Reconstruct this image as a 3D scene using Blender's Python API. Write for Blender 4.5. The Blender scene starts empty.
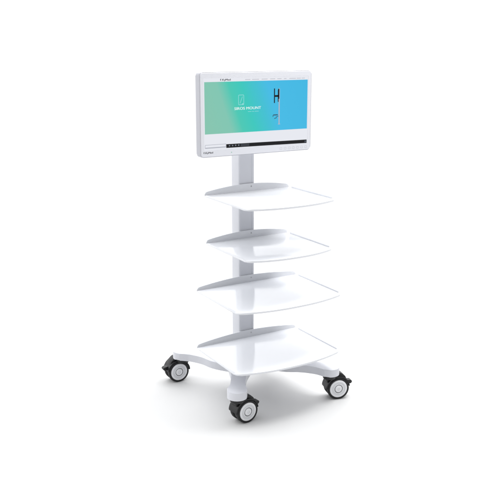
import bpy, bmesh, math
from mathutils import Vector, Matrix
R = math.radians
S = bpy.context.scene
COL = S.collection

# ------------------------------------------------------------------ camera
cd = bpy.data.cameras.new("camera"); cam = bpy.data.objects.new("camera", cd); COL.objects.link(cam)
cam.location = (-1.68463, -2.89660, 1.48793)
cam.rotation_euler = (R(90 - 14.4399), 0, R(-30.628))
cd.sensor_width = 36.0; cd.lens = 57.784; cd.clip_start = 0.05; cd.clip_end = 500
S.camera = cam

# ------------------------------------------------------------------ light
W = bpy.data.worlds.new("World"); S.world = W; W.use_nodes = True
wn = W.node_tree.nodes; wl = W.node_tree.links
bg = wn["Background"]
# white studio surround, a little dimmer on the side where the photographer stands
tc = wn.new("ShaderNodeTexCoord")
dot = wn.new("ShaderNodeVectorMath"); dot.operation = 'DOT_PRODUCT'
dot.inputs[1].default_value = (0.02, -1.0, 0.0)
wl.new(tc.outputs["Generated"], dot.inputs[0])
mr = wn.new("ShaderNodeMapRange"); mr.interpolation_type = 'SMOOTHSTEP'
mr.inputs["From Min"].default_value = -0.60; mr.inputs["From Max"].default_value = 0.30
mr.inputs["To Min"].default_value = 1.60; mr.inputs["To Max"].default_value = 0.12
wl.new(dot.outputs["Value"], mr.inputs["Value"])
# and brighter towards the white ceiling
sep = wn.new("ShaderNodeSeparateXYZ"); wl.new(tc.outputs["Generated"], sep.inputs[0])
zr = wn.new("ShaderNodeMapRange"); zr.interpolation_type = 'SMOOTHSTEP'
zr.inputs["From Min"].default_value = 0.15; zr.inputs["From Max"].default_value = 1.0
zr.inputs["To Min"].default_value = 0.0; zr.inputs["To Max"].default_value = 1.3
wl.new(sep.outputs["Z"], zr.inputs["Value"])
sm = wn.new("ShaderNodeMath"); sm.operation = 'ADD'
wl.new(mr.outputs["Result"], sm.inputs[0]); wl.new(zr.outputs["Result"], sm.inputs[1])
bg.inputs["Color"].default_value = (0.985, 0.99, 1.0, 1)
wl.new(sm.outputs["Value"], bg.inputs["Strength"])

def area(name, loc, target, size, power, col=(1, 1, 1)):
    l = bpy.data.lights.new(name, 'AREA'); l.shape = 'DISK'; l.size = size; l.energy = power; l.color = col
    o = bpy.data.objects.new(name, l); COL.objects.link(o); o.location = loc
    o.rotation_euler = (Vector(target) - Vector(loc)).to_track_quat('-Z', 'Y').to_euler()
    return o
area("overhead_softbox", (0.95, -0.60, 3.0), (0, 0, 0.2), 1.2, 50)

S.view_settings.view_transform = 'Standard'; S.view_settings.look = 'None'
S.view_settings.exposure = 0.0; S.view_settings.gamma = 1.0

# ------------------------------------------------------------------ materials
def mat(name, col, rough=0.5, spec=0.5, metal=0.0, noise=0.0, coat=0.0, bump=0.0, bscale=900, rvar=0.0):
    m = bpy.data.materials.new(name); m.use_nodes = True
    nt = m.node_tree; b = nt.nodes["Principled BSDF"]
    b.inputs["Base Color"].default_value = (*col, 1); b.inputs["Roughness"].default_value = rough
    b.inputs["Specular IOR Level"].default_value = spec; b.inputs["Metallic"].default_value = metal
    b.inputs["Coat Weight"].default_value = coat; b.inputs["Coat Roughness"].default_value = 0.1
    t = nt.nodes.new("ShaderNodeTexCoord")
    n = nt.nodes.new("ShaderNodeTexNoise"); n.inputs["Scale"].default_value = 14; n.inputs["Detail"].default_value = 4
    nt.links.new(t.outputs["Object"], n.inputs["Vector"])
    if noise:
        r = nt.nodes.new("ShaderNodeMapRange")
        r.inputs["To Min"].default_value = 1 - noise; r.inputs["To Max"].default_value = 1 + noise
        nt.links.new(n.outputs["Fac"], r.inputs["Value"])
        mx = nt.nodes.new("ShaderNodeVectorMath"); mx.operation = 'SCALE'; mx.inputs[0].default_value = col
        nt.links.new(r.outputs["Result"], mx.inputs["Scale"])
        nt.links.new(mx.outputs["Vector"], b.inputs["Base Color"])
    if rvar:
        r = nt.nodes.new("ShaderNodeMapRange")
        r.inputs["To Min"].default_value = rough - rvar; r.inputs["To Max"].default_value = rough + rvar
        nt.links.new(n.outputs["Fac"], r.inputs["Value"]); nt.links.new(r.outputs["Result"], b.inputs["Roughness"])
    if bump:
        n2 = nt.nodes.new("ShaderNodeTexNoise"); n2.inputs["Scale"].default_value = bscale
        nt.links.new(t.outputs["Object"], n2.inputs["Vector"])
        bp = nt.nodes.new("ShaderNodeBump"); bp.inputs["Strength"].default_value = bump; bp.inputs["Distance"].default_value = 0.0004
        nt.links.new(n2.outputs["Fac"], bp.inputs["Height"]); nt.links.new(bp.outputs["Normal"], b.inputs["Normal"])
    return m

def emit(name, col, strength=1.0):
    m = bpy.data.materials.new(name); m.use_nodes = True
    b = m.node_tree.nodes["Principled BSDF"]
    b.inputs["Base Color"].default_value = (0.01, 0.01, 0.01, 1); b.inputs["Roughness"].default_value = 0.35
    b.inputs["Specular IOR Level"].default_value = 0.1
    b.inputs["Emission Color"].default_value = (*col, 1); b.inputs["Emission Strength"].default_value = strength
    return m

def srgb(r, g, b):
    f = lambda c: (c / 255 / 12.92) if c / 255 <= 0.04045 else ((c / 255 + 0.055) / 1.055) ** 2.4
    return (f(r), f(g), f(b))

M_floor = mat("white_studio_floor", (0.67, 0.67, 0.667), 0.6, 0.2, noise=0.006)
M_coat = mat("white_powder_coat", (0.635, 0.645, 0.685), 0.38, 0.45, noise=0.012, bump=0.06, rvar=0.05)
M_tray = mat("white_gloss_lacquer", (0.765, 0.778, 0.81), 0.14, 0.55, noise=0.008, rvar=0.02)
M_leg = mat("white_satin_casting", (0.68, 0.69, 0.735), 0.42, 0.4, noise=0.012, bump=0.05)
M_house = mat("pale_grey_monitor_plastic", (0.49, 0.495, 0.535), 0.42, 0.4, noise=0.01, bump=0.05)
M_bezel = mat("white_monitor_bezel", (0.72, 0.727, 0.77), 0.35, 0.4, noise=0.006)
M_black = mat("black_caster_plastic", (0.011, 0.011, 0.0125), 0.40, 0.35, noise=0.15, bump=0.1, rvar=0.08)
M_tyre = mat("black_rubber_tread", (0.013, 0.013, 0.014), 0.6, 0.35, noise=0.2, bump=0.15)
M_cap = mat("white_wheel_cap_plastic", (0.85, 0.855, 0.88), 0.36, 0.45, noise=0.012)
M_capgrey = mat("grey_wheel_ring_plastic", (0.70, 0.71, 0.735), 0.4, 0.4)
M_capdark = mat("dark_grey_wheel_groove", (0.17, 0.175, 0.185), 0.5, 0.3)
M_line = mat("pale_grey_print", (0.52, 0.53, 0.57), 0.5, 0.3)
M_ink = mat("dark_ink_print", (0.03, 0.03, 0.035), 0.5, 0.3)
M_metal = mat("brushed_mount_steel", (0.55, 0.56, 0.58), 0.35, 0.5, metal=0.9)

# ------------------------------------------------------------------ helpers
def obj(name, bm, m, parent=None, smooth=35, loc=None):
    me = bpy.data.meshes.new(name)
    bmesh.ops.recalc_face_normals(bm, faces=bm.faces)
    bm.to_mesh(me); bm.free()
    for x in (m if isinstance(m, (list, tuple)) else [m]): me.materials.append(x)
    for p in me.polygons: p.use_smooth = True
    me.set_sharp_from_angle(angle=R(smooth))
    o = bpy.data.objects.new(name, me); COL.objects.link(o)
    if loc: o.location = loc
    if parent: o.parent = parent
    return o

def thing(name, label, cat, loc=(0, 0, 0)):
    o = bpy.data.objects.new(name, None); COL.objects.link(o); o.location = loc
    o.empty_display_size = 0.1; o["label"] = label; o["category"] = cat
    return o

def prism(pts, z0, z1, bev=0.0, seg=3, mtx=None, bm=None):
    """Closed outline in XY pushed up from z0 to z1, its rim edges rounded; returns a bmesh."""
    b = bmesh.new()
    lo = [b.verts.new((x, y, z0)) for x, y in pts]; hi = [b.verts.new((x, y, z1)) for x, y in pts]
    n = len(pts)
    b.faces.new(lo[::-1]); b.faces.new(hi)
    for i in range(n): b.faces.new((lo[i], lo[(i + 1) % n], hi[(i + 1) % n], hi[i]))
    if bev:
        es = [e for e in b.edges if abs(e.verts[0].co.z - e.verts[1].co.z) < 1e-7]
        bmesh.ops.bevel(b, geom=es, offset=bev, segments=seg, profile=0.5, affect='EDGES', clamp_overlap=True)
    if mtx: bmesh.ops.transform(b, matrix=mtx, verts=b.verts)
    if bm is None: return b
    tmp = bpy.data.meshes.new("tmp"); b.to_mesh(tmp); b.free(); bm.from_mesh(tmp); bpy.data.meshes.remove(tmp)
    return bm

def rrect(x0, x1, y0, y1, r, n=6):
    out = []
    for cx, cy, a in ((x1 - r, y0 + r, -90), (x1 - r, y1 - r, 0), (x0 + r, y1 - r, 90), (x0 + r, y0 + r, 180)):
        for k in range(n + 1):
            t = R(a + 90 * k / n); out.append((cx + r * math.cos(t), cy + r * math.sin(t)))
    return out

def lathe(prof, axis='Z', n=48, mats=None):
    """prof: list of (radius, height[, material index]) revolved about an axis."""
    b = bmesh.new(); rings = []
    for p in prof:
        r, h = p[0], p[1]
        if r < 1e-6: rings.append([b.verts.new((0, 0, h))])
        else: rings.append([b.verts.new((r * math.cos(2 * math.pi * k / n), r * math.sin(2 * math.pi * k / n), h)) for k in range(n)])
    for i in range(len(prof) - 1):
        A, B = rings[i], rings[i + 1]; mi = prof[i + 1][2] if len(prof[i + 1]) > 2 else 0
        for k in range(n):
            k2 = (k + 1) % n
            if len(A) == 1 and len(B) == 1: continue
            if len(A) == 1: f = b.faces.new((A[0], B[k], B[k2]))
            elif len(B) == 1: f = b.faces.new((A[k], B[0], A[k2]))
            else: f = b.faces.new((A[k], B[k], B[k2], A[k2]))
            f.material_index = mi
    return b

FRONT = Matrix.Rotation(R(90), 4, 'X')      # XY outline -> upright XZ, extrusion towards -Y

def smooth_pts(pts, sub=8):
    """Catmull-Rom through an open list of points."""
    P = [pts[0]] + list(pts) + [pts[-1]]; out = []
    for i in range(1, len(P) - 2):
        for k in range(sub):
            t = k / sub
            q = []
            for a in range(len(P[0])):
                p0, p1, p2, p3 = P[i - 1][a], P[i][a], P[i + 1][a], P[i + 2][a]
                q.append(0.5 * (2 * p1 + (p2 - p0) * t + (2 * p0 - 5 * p1 + 4 * p2 - p3) * t * t + (3 * p1 - p0 - 3 * p2 + p3) * t ** 3))
            out.append(tuple(q))
    out.append(tuple(pts[-1])); return out

# ------------------------------------------------------------------ setting
b = bmesh.new(); bmesh.ops.create_grid(b, x_segments=4, y_segments=4, size=120)
fl = obj("floor", b, M_floor); fl["kind"] = "structure"

# ------------------------------------------------------------------ cart
cart = thing("medical_cart", "tall white rolling cart with four open trays on one column and black braked casters", "cart")

# column: extruded profile with two shallow front grooves
def column_outline():
    x, y0, y1, r = 0.0375, -0.025, 0.042, 0.007
    pts = []
    for cx, cy, a in ((x - r, y0 + r, -90), (x - r, y1 - r, 0), (-x + r, y1 - r, 90), (-x + r, y0 + r, 180)):
        for k in range(6):
            t = R(a + 90 * k / 5); pts.append((cx + r * math.cos(t), cy + r * math.sin(t)))
    g = []
    for gx in (0.0235,):
        g += [(gx - 0.0016, y0), (gx - 0.0008, y0 + 0.0009), (gx + 0.0008, y0 + 0.0009), (gx + 0.0016, y0)]
    return pts + g
obj("column", prism(column_outline(), 0.10, 1.24), M_coat, cart, 30)

# trays
def tray_outline(w, yb, d, bulge=0.042, r=0.022):
    yf = yb - d
    pts = [(w - 0.012, yb), (-w + 0.012, yb)]
    for k in range(5):
        t = R(90 + 90 * k / 4); pts.append((-w + 0.012 + 0.012 * math.cos(t), yb - 0.012 + 0.012 * math.sin(t)))
    front = []
    N = 26
    for k in range(N + 1):
        s = -1 + 2 * k / N
        front.append((s * w, yf - bulge * (1 - abs(s) ** 2.3)))
    # round the two front corners
    def arc(p, a, c):
        out = []
        for k in range(7):
            t = k / 6
            out.append(tuple((1 - t) ** 2 * a[i] + 2 * t * (1 - t) * p[i] + t * t * c[i] for i in (0, 1)))
        return out
    left = arc(front[0], (-w, yf + r), front[1]); right = arc(front[-1], front[-2], (w, yf + r))
    pts += left + front[2:-2] + right
    for k in range(5):
        t = R(0 + 90 * k / 4); pts.append((w - 0.012 + 0.012 * math.cos(t), yb - 0.012 + 0.012 * math.sin(t)))
    # drop duplicates
    res = []
    for p in pts:
        if not res or (abs(p[0] - res[-1][0]) + abs(p[1] - res[-1][1])) > 1e-5: res.append(p)
    if abs(res[0][0] - res[-1][0]) + abs(res[0][1] - res[-1][1]) < 1e-5: res.pop()
    return res[::1]

YB = -0.035
def make_tray(w, z, d, hmid=0.030, hend=0.011):
    t = obj("tray", prism(tray_outline(w, YB + 0.004, d + 0.004), z - 0.007, z, 0.0025, 3), M_tray, cart, 40)
    # arched back lip, leaning back slightly, with rounded tips
    N = 80; top = []
    for k in range(N + 1):
        s = -1 + 2 * k / N
        h = hend + (hmid - hend) * (1 - abs(s) ** 1.9)
        e = 1 - abs(s)
        if e < 0.05: h *= math.sqrt(max(0.0, 1 - (1 - e / 0.05) ** 2)) * 0.75 + 0.25
        top.append((s * (w - 0.001), h))
    pts = [(w - 0.001, -0.004), (top[-1][0], top[-1][1])] + [p for p in top[::-1][1:]] + [(-w + 0.001, -0.004)]
    lip = prism(pts, 0.0, 0.0055, 0.0016, 2)
    bmesh.ops.transform(lip, matrix=Matrix.Translation((0, YB + 0.0055, z)) @ Matrix.Rotation(R(-7), 4, 'X') @ FRONT, verts=lip.verts)
    obj("back_lip", lip, M_tray, t, 40)
    sw = lathe([(0.0030, -0.001), (0.0030, 0.0008), (0.0024, 0.0016), (0.0012, 0.0016), (0.0010, 0.0006), (0, 0.0006)], n=20)
    bmesh.ops.transform(sw, matrix=Matrix.Translation((0.017, YB + 0.0022, z + 0.018)) @ Matrix.Rotation(R(83), 4, 'X'), verts=sw.verts)
    obj("screw", sw, M_metal, t, 40)
    # low folded rims along the two sides
    for s in (-1, 1):
        y0, y1 = YB - d + 0.020, YB - 0.026
        hh = 0.0062 if s > 0 else 0.0015
        rim = prism(rrect(y0, y1, -0.003, hh, 0.0028, 4), 0, 0.0035, 0.001, 2)
        bmesh.ops.transform(rim, matrix=Matrix.Translation((s * (w - 0.003) - 0.00175, 0, z)) @ Matrix(((0, 0, 1, 0), (1, 0, 0, 0), (0, 1, 0, 0), (0, 0, 0, 1))), verts=rim.verts)
        obj("side_rim", rim, M_tray, t, 40)
    # clamp under the tray that holds it to the column
    br = prism(rrect(-0.05, 0.05, -0.0315, 0.052, 0.01), z - 0.032, z - 0.0072, 0.004, 2)
    bmesh.ops.transform(br, matrix=Matrix.Translation((0, 0.002, 0)), verts=br.verts)
    return t
TRAYS = ((0.2051, 0.889, 0.336), (0.2003, 0.688, 0.3325), (0.248, 0.490, 0.340), (0.2515, 0.238, 0.3345))
for w, z, d in TRAYS: make_tray(w, z, d)

# base: a hub and four waisted legs
HUB = (0.0, -0.07)
obj("hub", lathe([(0, 0.108), (0.072, 0.108), (0.080, 0.113), (0.080, 0.160), (0.074, 0.166), (0, 0.166)], n=56), M_leg, cart, 35, (HUB[0], HUB[1], 0))
PIV = {"FL": (-0.219, -0.320), "FR": (0.238, -0.318), "BL": (-0.223, 0.172), "BR": (0.236, 0.174)}
for px, py in PIV.values():
    rx, ry = math.copysign(0.058, px), HUB[1]          # each leg springs from its own side of the hub
    L = math.hypot(px - rx, py - ry); ang = math.atan2(py - ry, px - rx)
    half = [(0.0, 0.060), (0.07, 0.062), (L - 0.185, 0.058), (L - 0.160, 0.0510), (L - 0.13, 0.039), (L - 0.10, 0.0325), (L - 0.07, 0.0305), (L - 0.048, 0.031), (L - 0.025, 0.0365), (L - 0.010, 0.0405)]
    side = smooth_pts(half, 12)
    arc = [(L + 0.041 * math.cos(R(a)), 0.041 * math.sin(R(a))) for a in range(75, -76, -5)]
    slim = smooth_pts([(0.0, 0.060), (0.06, 0.048), (L - 0.185, 0.038), (L - 0.160, 0.0335), (L - 0.13, 0.0312), (L - 0.10, 0.0305), (L - 0.07, 0.0300), (L - 0.048, 0.031), (L - 0.025, 0.0365), (L - 0.010, 0.0405)], 12)
    right = slim if (py < 0 and px < 0) else side
    left_ = slim if py < 0 else side
    pts = [(x, -y) for x, y in right] + arc[::-1] + [(x, y) for x, y in left_[::-1]]
    lg = prism(pts, 0.117, 0.150, 0.007, 4)
    bmesh.ops.transform(lg, matrix=Matrix.Translation((rx, ry, 0)) @ Matrix.Rotation(ang, 4, 'Z'), verts=lg.verts)
    obj("leg", lg, M_leg, cart, 30)

# casters
RW = 0.0485
def wheel_parts(parent, s):
    """one wheel of the pair; s=-1 is the outer face turned to -Y, +1 to +Y"""
    w0, w1 = 0.0085, 0.0300
    ty = lathe([(0.020, w0), (0.041, w0), (0.0465, w0 + 0.002), (RW, w0 + 0.006), (RW, w1 - 0.0035), (0.0477, w1 - 0.0012), (0.0460, w1 - 0.0001), (0.0402, w1 - 0.0001), (0.0392, w1 - 0.0014), (0.020, w1 - 0.003)], n=72)
    cap = lathe([(0.0408, w1 - 0.004, 0), (0.0402, w1 - 0.0002, 0), (0.039, w1 + 0.0010, 0), (0.0322, w1 + 0.0016, 0), (0.0312, w1 + 0.0006, 1), (0.0225, w1 + 0.0004, 1),
                 (0.0215, w1 + 0.0004, 0), (0.0195, w1 + 0.0009, 0), (0.0188, w1 - 0.0006, 2), (0.0165, w1 - 0.0006, 2), (0.0158, w1 + 0.0016, 0), (0.0145, w1 + 0.0026, 0), (0.0062, w1 + 0.0030, 0),
                 (0.0056, w1 + 0.0018, 1), (0.0036, w1 + 0.0018, 1), (0.0030, w1 + 0.0028, 0), (0, w1 + 0.0030, 0)], n=72)
    for v in cap.verts: v.co.x *= 0.965; v.co.y *= 0.965
    rot = Matrix.Rotation(R(90 if s < 0 else -90), 4, 'X')
    for q in (ty, cap): bmesh.ops.transform(q, matrix=rot, verts=q.verts)
    return ty, cap

def make_caster(centre, pivot, az, side):
    """centre of the wheel pair on the floor plan, pivot of the stem; pedal towards side (+1 = +X)"""
    cx, cy = centre
    rotm = Matrix.Rotation(R(az), 4, 'Z')
    inv = rotm.inverted()
    pv = inv @ Vector((pivot[0] - cx, pivot[1] - cy, 0))
    # fork: web between the wheels, mudguard arc over them, and a block below the stem
    b = bmesh.new()
    prism(lathe_arc(0.044, side), -0.008, 0.008, 0.0015, 2, FRONT, b)
    a0, a1 = (8, 178)
    ang = [a0 + (a1 - a0) * k / 30 for k in range(31)]
    ro = [0.0555 if a > 55 else 0.0555 - 0.003 * (1 - a / 55) for a in ang]
    outer = [(r * math.cos(R(a)) * side, r * math.sin(R(a))) for a, r in zip(ang, ro)]
    inner = [(0.0498 * math.cos(R(a)) * side, 0.0498 * math.sin(R(a))) for a in ang[::-1]]
    prism(outer + inner, -0.0285, 0.0285, 0.002, 2, FRONT, b)
    # crown: sloping block that meets the stem
    cr = [(-0.046 * side, 0.026), (-0.0535 * side, 0.040), (-0.0530 * side, 0.0655), (0.002 * side, 0.0655), (0.009 * side, 0.0690), (0.018 * side, 0.0655), (0.034 * side, 0.0510), (0.042 * side, 0.034)]
    cr = [p for p in cr]
    cr2 = [(x, z) for x, z in cr] + [(0.0485 * math.cos(R(a)) * side, 0.0485 * math.sin(R(a))) for a in range(40, 141, 10)]
    prism(cr2, -0.021, 0.021, 0.003, 2, FRONT, b)
    st = lathe([(0, 0.050), (0.027, 0.050), (0.029, 0.054), (0.029, 0.0725), (0, 0.0725)], n=40)
    bmesh.ops.transform(st, matrix=Matrix.Translation((pv.x, pv.y, 0)), verts=st.verts)
    tmp = bpy.data.meshes.new("tmp"); st.to_mesh(tmp); st.free(); b.from_mesh(tmp); bpy.data.meshes.remove(tmp)
    c = obj("caster", b, M_black, cart, 35, (cx, cy, RW)); c.rotation_euler = (0, 0, R(az))
    for s in (-1, 1):
        ty, cap = wheel_parts(c, s)
        obj("tyre", ty, M_tyre, c, 40); obj("hub_cap", cap, [M_cap, M_capgrey, M_capdark], c, 25)
    # brake pedal
    pe = prism(smooth_pts([(0.044 * side, 0.030), (0.053 * side, 0.0275), (0.060 * side, 0.0270), (0.0660 * side, 0.0245), (0.0690 * side, 0.0190), (0.0665 * side, 0.0135), (0.060 * side, 0.0105), (0.052 * side, 0.0125), (0.046 * side, 0.0165)], 4), -0.011, 0.011, 0.004, 3, FRONT)
    obj("brake_pedal", pe, M_black, c, 40)
    return c

def lathe_arc(r, side):
    return [(r * math.cos(R(a)), r * math.sin(R(a))) for a in range(0, 360, 12)]

make_caster((-0.179, -0.305), PIV["FL"], 4, 1)
make_caster((0.279, -0.313), PIV["FR"], -16, 1)
make_caster((-0.238, 0.203), PIV["BL"], -2, -1)
make_caster((0.252, 0.200), PIV["BR"], 6, 1)

# ------------------------------------------------------------------ monitor
MX, MZ0, MZ1, MY = 0.2600, 1.054, 1.381, -0.112
mon = thing("monitor", "white flat monitor on top of the column showing a green and blue web page", "monitor", (0, MY, MZ0))

def mpart(name, bm, m, parent, y, smooth=35, par_off=(0, 0, 0)):
    """outline given in XZ of the world; pushed forward to y (world) and made local to the monitor"""
    bmesh.ops.transform(bm, matrix=Matrix.Translation((0, y - MY, -MZ0)) @ FRONT, verts=bm.verts)
    return obj(name, bm, m, parent, smooth)
# housing (shell), y from MY+0.034 back to MY+0.001
hs = prism(rrect(-MX, MX, MZ0, MZ1, 0.013, 8), -0.034, -0.0008, 0.004, 4)
hs = mpart("housing", hs, M_house, mon, MY, 35)
# bulged rear cover
rc = prism(rrect(-0.2, 0.2, MZ0 + 0.05, MZ1 - 0.05, 0.03, 6), -0.046, -0.030, 0.008, 3)
mpart("rear_cover", rc, M_house, mon, MY)
# front bezel as a ring around the screen
def ring(o, i, z0, z1, bev):
    b = bmesh.new(); n = len(o)
    vo0 = [b.verts.new((x, y, z0)) for x, y in o]; vo1 = [b.verts.new((x, y, z1 - bev)) for x, y in o]
    k = 1 - bev / 0.2
    cx, cy = 0, (MZ0 + MZ1) / 2
    def inset(p, q): return (p[0] - bev * (1 if p[0] > 0 else -1), p[1] - bev * (1 if p[1] > cy else -1))
    vo2 = [b.verts.new((*inset(p, None), z1)) for p in o]
    vi1 = [b.verts.new((x, y, z1)) for x, y in i]; vi0 = [b.verts.new((x, y, z0)) for x, y in i]
    for a, c in ((vo0, vo1), (vo1, vo2), (vo2, vi1), (vi1, vi0)):
        for j in range(n): b.faces.new((a[j], a[(j + 1) % n], c[(j + 1) % n], c[j]))
    return b
SX0, SX1, SZ0, SZ1 = -0.2435, 0.2435, 1.0805, 1.3590
bz = ring(rrect(-MX + 0.0022, MX - 0.0022, MZ0 + 0.0022, MZ1 - 0.0022, 0.0115, 8), rrect(SX0, SX1, SZ0, SZ1, 0.0015, 8), -0.006, 0.0006, 0.0012)
mpart("bezel", bz, M_bezel, mon, MY, 35)

# screen and what it shows
def flat(pts, z=0.0):
    b = bmesh.new(); b.faces.new([b.verts.new((x, y, z)) for x, y in pts]); return b
M_page = emit("screen_page_white", srgb(233, 235, 242), 0.97)
sc_ = prism(rrect(SX0 + 0.0002, SX1 - 0.0002, SZ0 + 0.0002, SZ1 - 0.0002, 0.001, 3), -0.004, -0.0002)
screen = mpart("screen", sc_, M_page, mon, MY)

M_ban = bpy.data.materials.new("screen_banner_gradient"); M_ban.use_nodes = True
nt = M_ban.node_tree; bs = nt.nodes["Principled BSDF"]
bs.inputs["Base Color"].default_value = (0.01, 0.01, 0.01, 1); bs.inputs["Roughness"].default_value = 0.35; bs.inputs["Specular IOR Level"].default_value = 0.1
t = nt.nodes.new("ShaderNodeTexCoord"); sx = nt.nodes.new("ShaderNodeSeparateXYZ"); nt.links.new(t.outputs["Object"], sx.inputs[0])
mz = nt.nodes.new("ShaderNodeMath"); mz.operation = 'MULTIPLY'; mz.inputs[1].default_value = 0.36; nt.links.new(sx.outputs["Z"], mz.inputs[0])
ad = nt.nodes.new("ShaderNodeMath"); ad.operation = 'ADD'; nt.links.new(sx.outputs["X"], ad.inputs[0]); nt.links.new(mz.outputs[0], ad.inputs[1])
mp = nt.nodes.new("ShaderNodeMapRange"); mp.inputs["From Min"].default_value = -0.21 + 0.03; mp.inputs["From Max"].default_value = 0.24 + 0.105
nt.links.new(ad.outputs[0], mp.inputs["Value"])
rp = nt.nodes.new("ShaderNodeValToRGB"); nt.links.new(mp.outputs["Result"], rp.inputs["Fac"])
e = rp.color_ramp.elements
e[0].position = 0.0; e[0].color = (*srgb(134, 198, 176), 1)
e[1].position = 1.0; e[1].color = (*srgb(62, 184, 228), 1)
for pos, c in ((0.18, (129, 199, 179)), (0.28, (72, 201, 181)), (0.39, (56, 201, 190)), (0.52, (62, 193, 212)), (0.62, (66, 188, 231))):
    q = e.new(pos); q.color = (*srgb(*c), 1)
nt.links.new(rp.outputs["Color"], bs.inputs["Emission Color"]); bs.inputs["Emission Strength"].default_value = 0.97
mpart("page_banner", flat([(-0.240, 1.1445), (0.240, 1.1435), (0.240, 1.3435), (-0.240, 1.3440)]), M_ban, screen, MY - 0.0004)

def text(s, x0, x1, z, size, m, parent, name, y, bold=0.0, align='LEFT'):
    cu = bpy.data.curves.new("t", 'FONT'); cu.body = s; cu.size = size; cu.resolution_u = 3
    o = bpy.data.objects.new("t", cu); COL.objects.link(o)
    bpy.context.view_layer.update()
    me = bpy.data.meshes.new_from_object(o.evaluated_get(bpy.context.evaluated_depsgraph_get()))
    bpy.data.objects.remove(o); bpy.data.curves.remove(cu)
    bm = bmesh.new(); bm.from_mesh(me); bpy.data.meshes.remove(me)
    xs = [v.co.x for v in bm.verts]; k = (x1 - x0) / (max(xs) - min(xs)); mn = min(xs)
    for v in bm.verts: v.co = Vector((x0 + (v.co.x - mn) * k, z + v.co.y, 0))
    if bold:                                            # heavier strokes: the same letters once more, a hair to the side
        d = bmesh.ops.duplicate(bm, geom=bm.verts[:] + bm.edges[:] + bm.faces[:])
        bmesh.ops.translate(bm, vec=(bold, 0, 0.00004), verts=[v for v in d["geom"] if isinstance(v, bmesh.types.BMVert)])
    return mpart(name, bm, m, parent, y)

M_white = emit("screen_white_ink", srgb(238, 250, 250), 0.95)
M_soft = emit("screen_soft_white_ink", srgb(150, 222, 222), 0.95)
M_dark = emit("screen_black_ink", srgb(8, 9, 14), 1.0)
M_grey = emit("screen_grey_ink", srgb(168, 171, 182), 1.0)
M_steel = emit("screen_pictured_steel", srgb(176, 178, 190), 1.0)
Y1, Y2, Y3 = MY - 0.0008, MY - 0.0011, MY - 0.0014
text("SIROS MOUNT", -0.1080, 0.0145, 1.2335, 0.0150, M_white, screen, "banner_text", Y1, 0.0007)
# tiny caption strokes below the title
b = bmesh.new()
for x0, x1 in ((-0.046, -0.030), (-0.027, -0.017), (-0.014, 0.004)): prism([(x0, 1.2240), (x1, 1.2240), (x1, 1.2258), (x0, 1.2258)], 0, 0.0001, bm=b)
mpart("banner_caption", b, M_soft, screen, Y1)
# outlined device icon over the title
def frame(x0, x1, z0, z1, t, r):
    o = rrect(x0, x1, z0, z1, r, 5); i = rrect(x0 + t, x1 - t, z0 + t, z1 - t, max(r - t, 0.0003), 5)
    b = bmesh.new(); vo = [b.verts.new((*p, 0)) for p in o]; vi = [b.verts.new((*p, 0)) for p in i]; n = len(o)
    for j in range(n): b.faces.new((vo[j], vo[(j + 1) % n], vi[(j + 1) % n], vi[j]))
    return b
b = frame(-0.0900, -0.0640, 1.2520, 1.2920, 0.0022, 0.004)
prism(rrect(-0.0735, -0.0655, 1.2520, 1.2580, 0.002, 3), 0, 0.0002, bm=b)
prism([(-0.083, 1.259), (-0.0815, 1.2575), (-0.0705, 1.284), (-0.072, 1.285)], 0, 0.0002, bm=b)
mpart("banner_icon", b, M_soft, screen, Y1)
# pictured wall mount: pole, black bracket, small arm
b = bmesh.new(); prism([(0.0988, 1.170), (0.1040, 1.170), (0.1040, 1.312), (0.0988, 1.312)], 0, 0.0001, bm=b)
prism(rrect(0.0965, 0.1065, 1.1670, 1.1705, 0.001, 2), 0, 0.0001, bm=b)
prism([(0.0996, 1.178), (0.1006, 1.178), (0.1006, 1.262), (0.0996, 1.262)], 0.00012, 0.0002, bm=b)
mpart("pictured_pole", b, M_steel, screen, Y1)
b = bmesh.new()
prism(rrect(0.0760, 0.0808, 1.2540, 1.3120, 0.001, 3), 0, 0.0001, bm=b)
prism([(0.0808, 1.278), (0.0985, 1.278), (0.0985, 1.2855), (0.0808, 1.2855)], 0, 0.0001, bm=b)
prism([(0.0945, 1.258), (0.0985, 1.258), (0.0985, 1.312), (0.0945, 1.306)], 0, 0.0001, bm=b)
prism([(0.0985, 1.270), (0.1015, 1.270), (0.1015, 1.310), (0.0985, 1.310)], 0.0001, 0.0002, bm=b)
mpart("pictured_bracket", b, M_dark, screen, Y1)
b = bmesh.new()
prism([(0.0700, 1.2040), (0.0950, 1.2040), (0.0950, 1.2085), (0.0740, 1.2085)], 0, 0.0001, bm=b)
prism([(0.0860, 1.1965), (0.0985, 1.2000), (0.0985, 1.2025), (0.0860, 1.1990)], 0, 0.0001, bm=b)
prism(rrect(0.0705, 0.0735, 1.1985, 1.2040, 0.0008, 2), 0, 0.0001, bm=b)
prism([(0.0780, 1.1900), (0.0900, 1.1935), (0.0900, 1.1965), (0.0780, 1.1930)], 0, 0.0001, bm=b)
mpart("pictured_arm", b, emit("screen_picture_shade", srgb(52, 92, 112)), screen, Y1)
# header: logo and menu words
text("F.KyMed", -0.1700, -0.1245, 1.3478, 0.0105, M_dark, screen, "page_logo", Y1, 0.0008)
b = bmesh.new()
for x0, x1 in ((-0.058, -0.036), (-0.026, 0.006), (0.018, 0.046), (0.058, 0.080), (0.092, 0.112), (0.124, 0.136), (0.150, 0.180), (0.186, 0.204), (0.210, 0.224)):
    x = x0
    while x < x1 - 0.001:
        prism([(x, 1.3488), (x + 0.0028, 1.3488), (x + 0.0028, 1.3512), (x, 1.3512)], 0, 0.0001, bm=b); x += 0.0040
mpart("page_menu", b, M_grey, screen, Y1)
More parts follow.
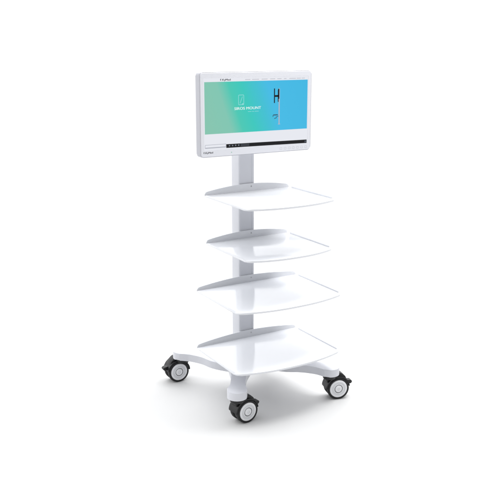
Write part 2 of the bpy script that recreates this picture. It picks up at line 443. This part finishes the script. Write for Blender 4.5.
# bottom bar: pale search field, then black
b = flat([(-0.1455, 1.0865), (0.2395, 1.0830), (0.2395, 1.0975), (-0.1455, 1.1015)])
mpart("task_bar", b, M_dark, screen, Y1)
b = frame(-0.2405, -0.1460, 1.0890, 1.1035, 0.0016, 0.0018)
prism([(-0.238, 1.0910), (-0.148, 1.0910), (-0.148, 1.0930), (-0.238, 1.0930)], 0, 0.0001, bm=b)
mpart("search_field", b, M_grey, screen, Y1)
b = bmesh.new()
for x in (-0.131, -0.117, -0.103, -0.089): prism(rrect(x - 0.0030, x + 0.0030, 1.0920, 1.0970, 0.0012, 3), 0, 0.0001, bm=b)
mpart("task_icon", b, emit("screen_icon_grey", srgb(120, 125, 136)), screen, Y2)
b = bmesh.new(); prism(rrect(0.2290, 0.2360, 1.0868, 1.0935, 0.0008, 3), 0, 0.0001, bm=b)
mpart("task_clock", b, emit("screen_clock_grey", srgb(82, 88, 100)), screen, Y2)
b = bmesh.new(); prism([(-0.080, 1.0885), (-0.040, 1.0882), (-0.040, 1.0985), (-0.080, 1.0990)], 0, 0.0001, bm=b)
mpart("task_tab", b, emit("screen_tab_grey", srgb(52, 55, 62)), screen, Y2)

# printed maker's mark, touch buttons and power light on the lower bezel
text("F.KyMed", -0.2465, -0.2055, 1.0690, 0.0098, M_ink, mon, "maker_mark", MY - 0.0008, 0.0006)
for k in range(7):
    x = 0.112 + k * 0.0205
    mpart("touch_button", frame(x - 0.0055, x + 0.0055, 1.0630, 1.0725, 0.0009, 0.002), M_line, mon, MY - 0.0008)
M_led = emit("green_power_light", srgb(150, 200, 180), 0.9)
mpart("power_light", prism([(-0.1216 + 0.0022 * math.cos(R(a)), 1.0680 + 0.0022 * math.sin(R(a))) for a in range(0, 360, 30)], 0, 0.0004), M_led, mon, MY - 0.0006)
# neck plate between the monitor and the column
b = prism(rrect(-0.05, 0.05, 1.16, 1.26, 0.008), 0.026, 0.0655 - 0.001, 0.003, 2)
bmesh.ops.transform(b, matrix=Matrix.Translation((0, 0, 0)), verts=b.verts)
mpart("mount_plate", b, M_metal, mon, 0.0 + 0.0)
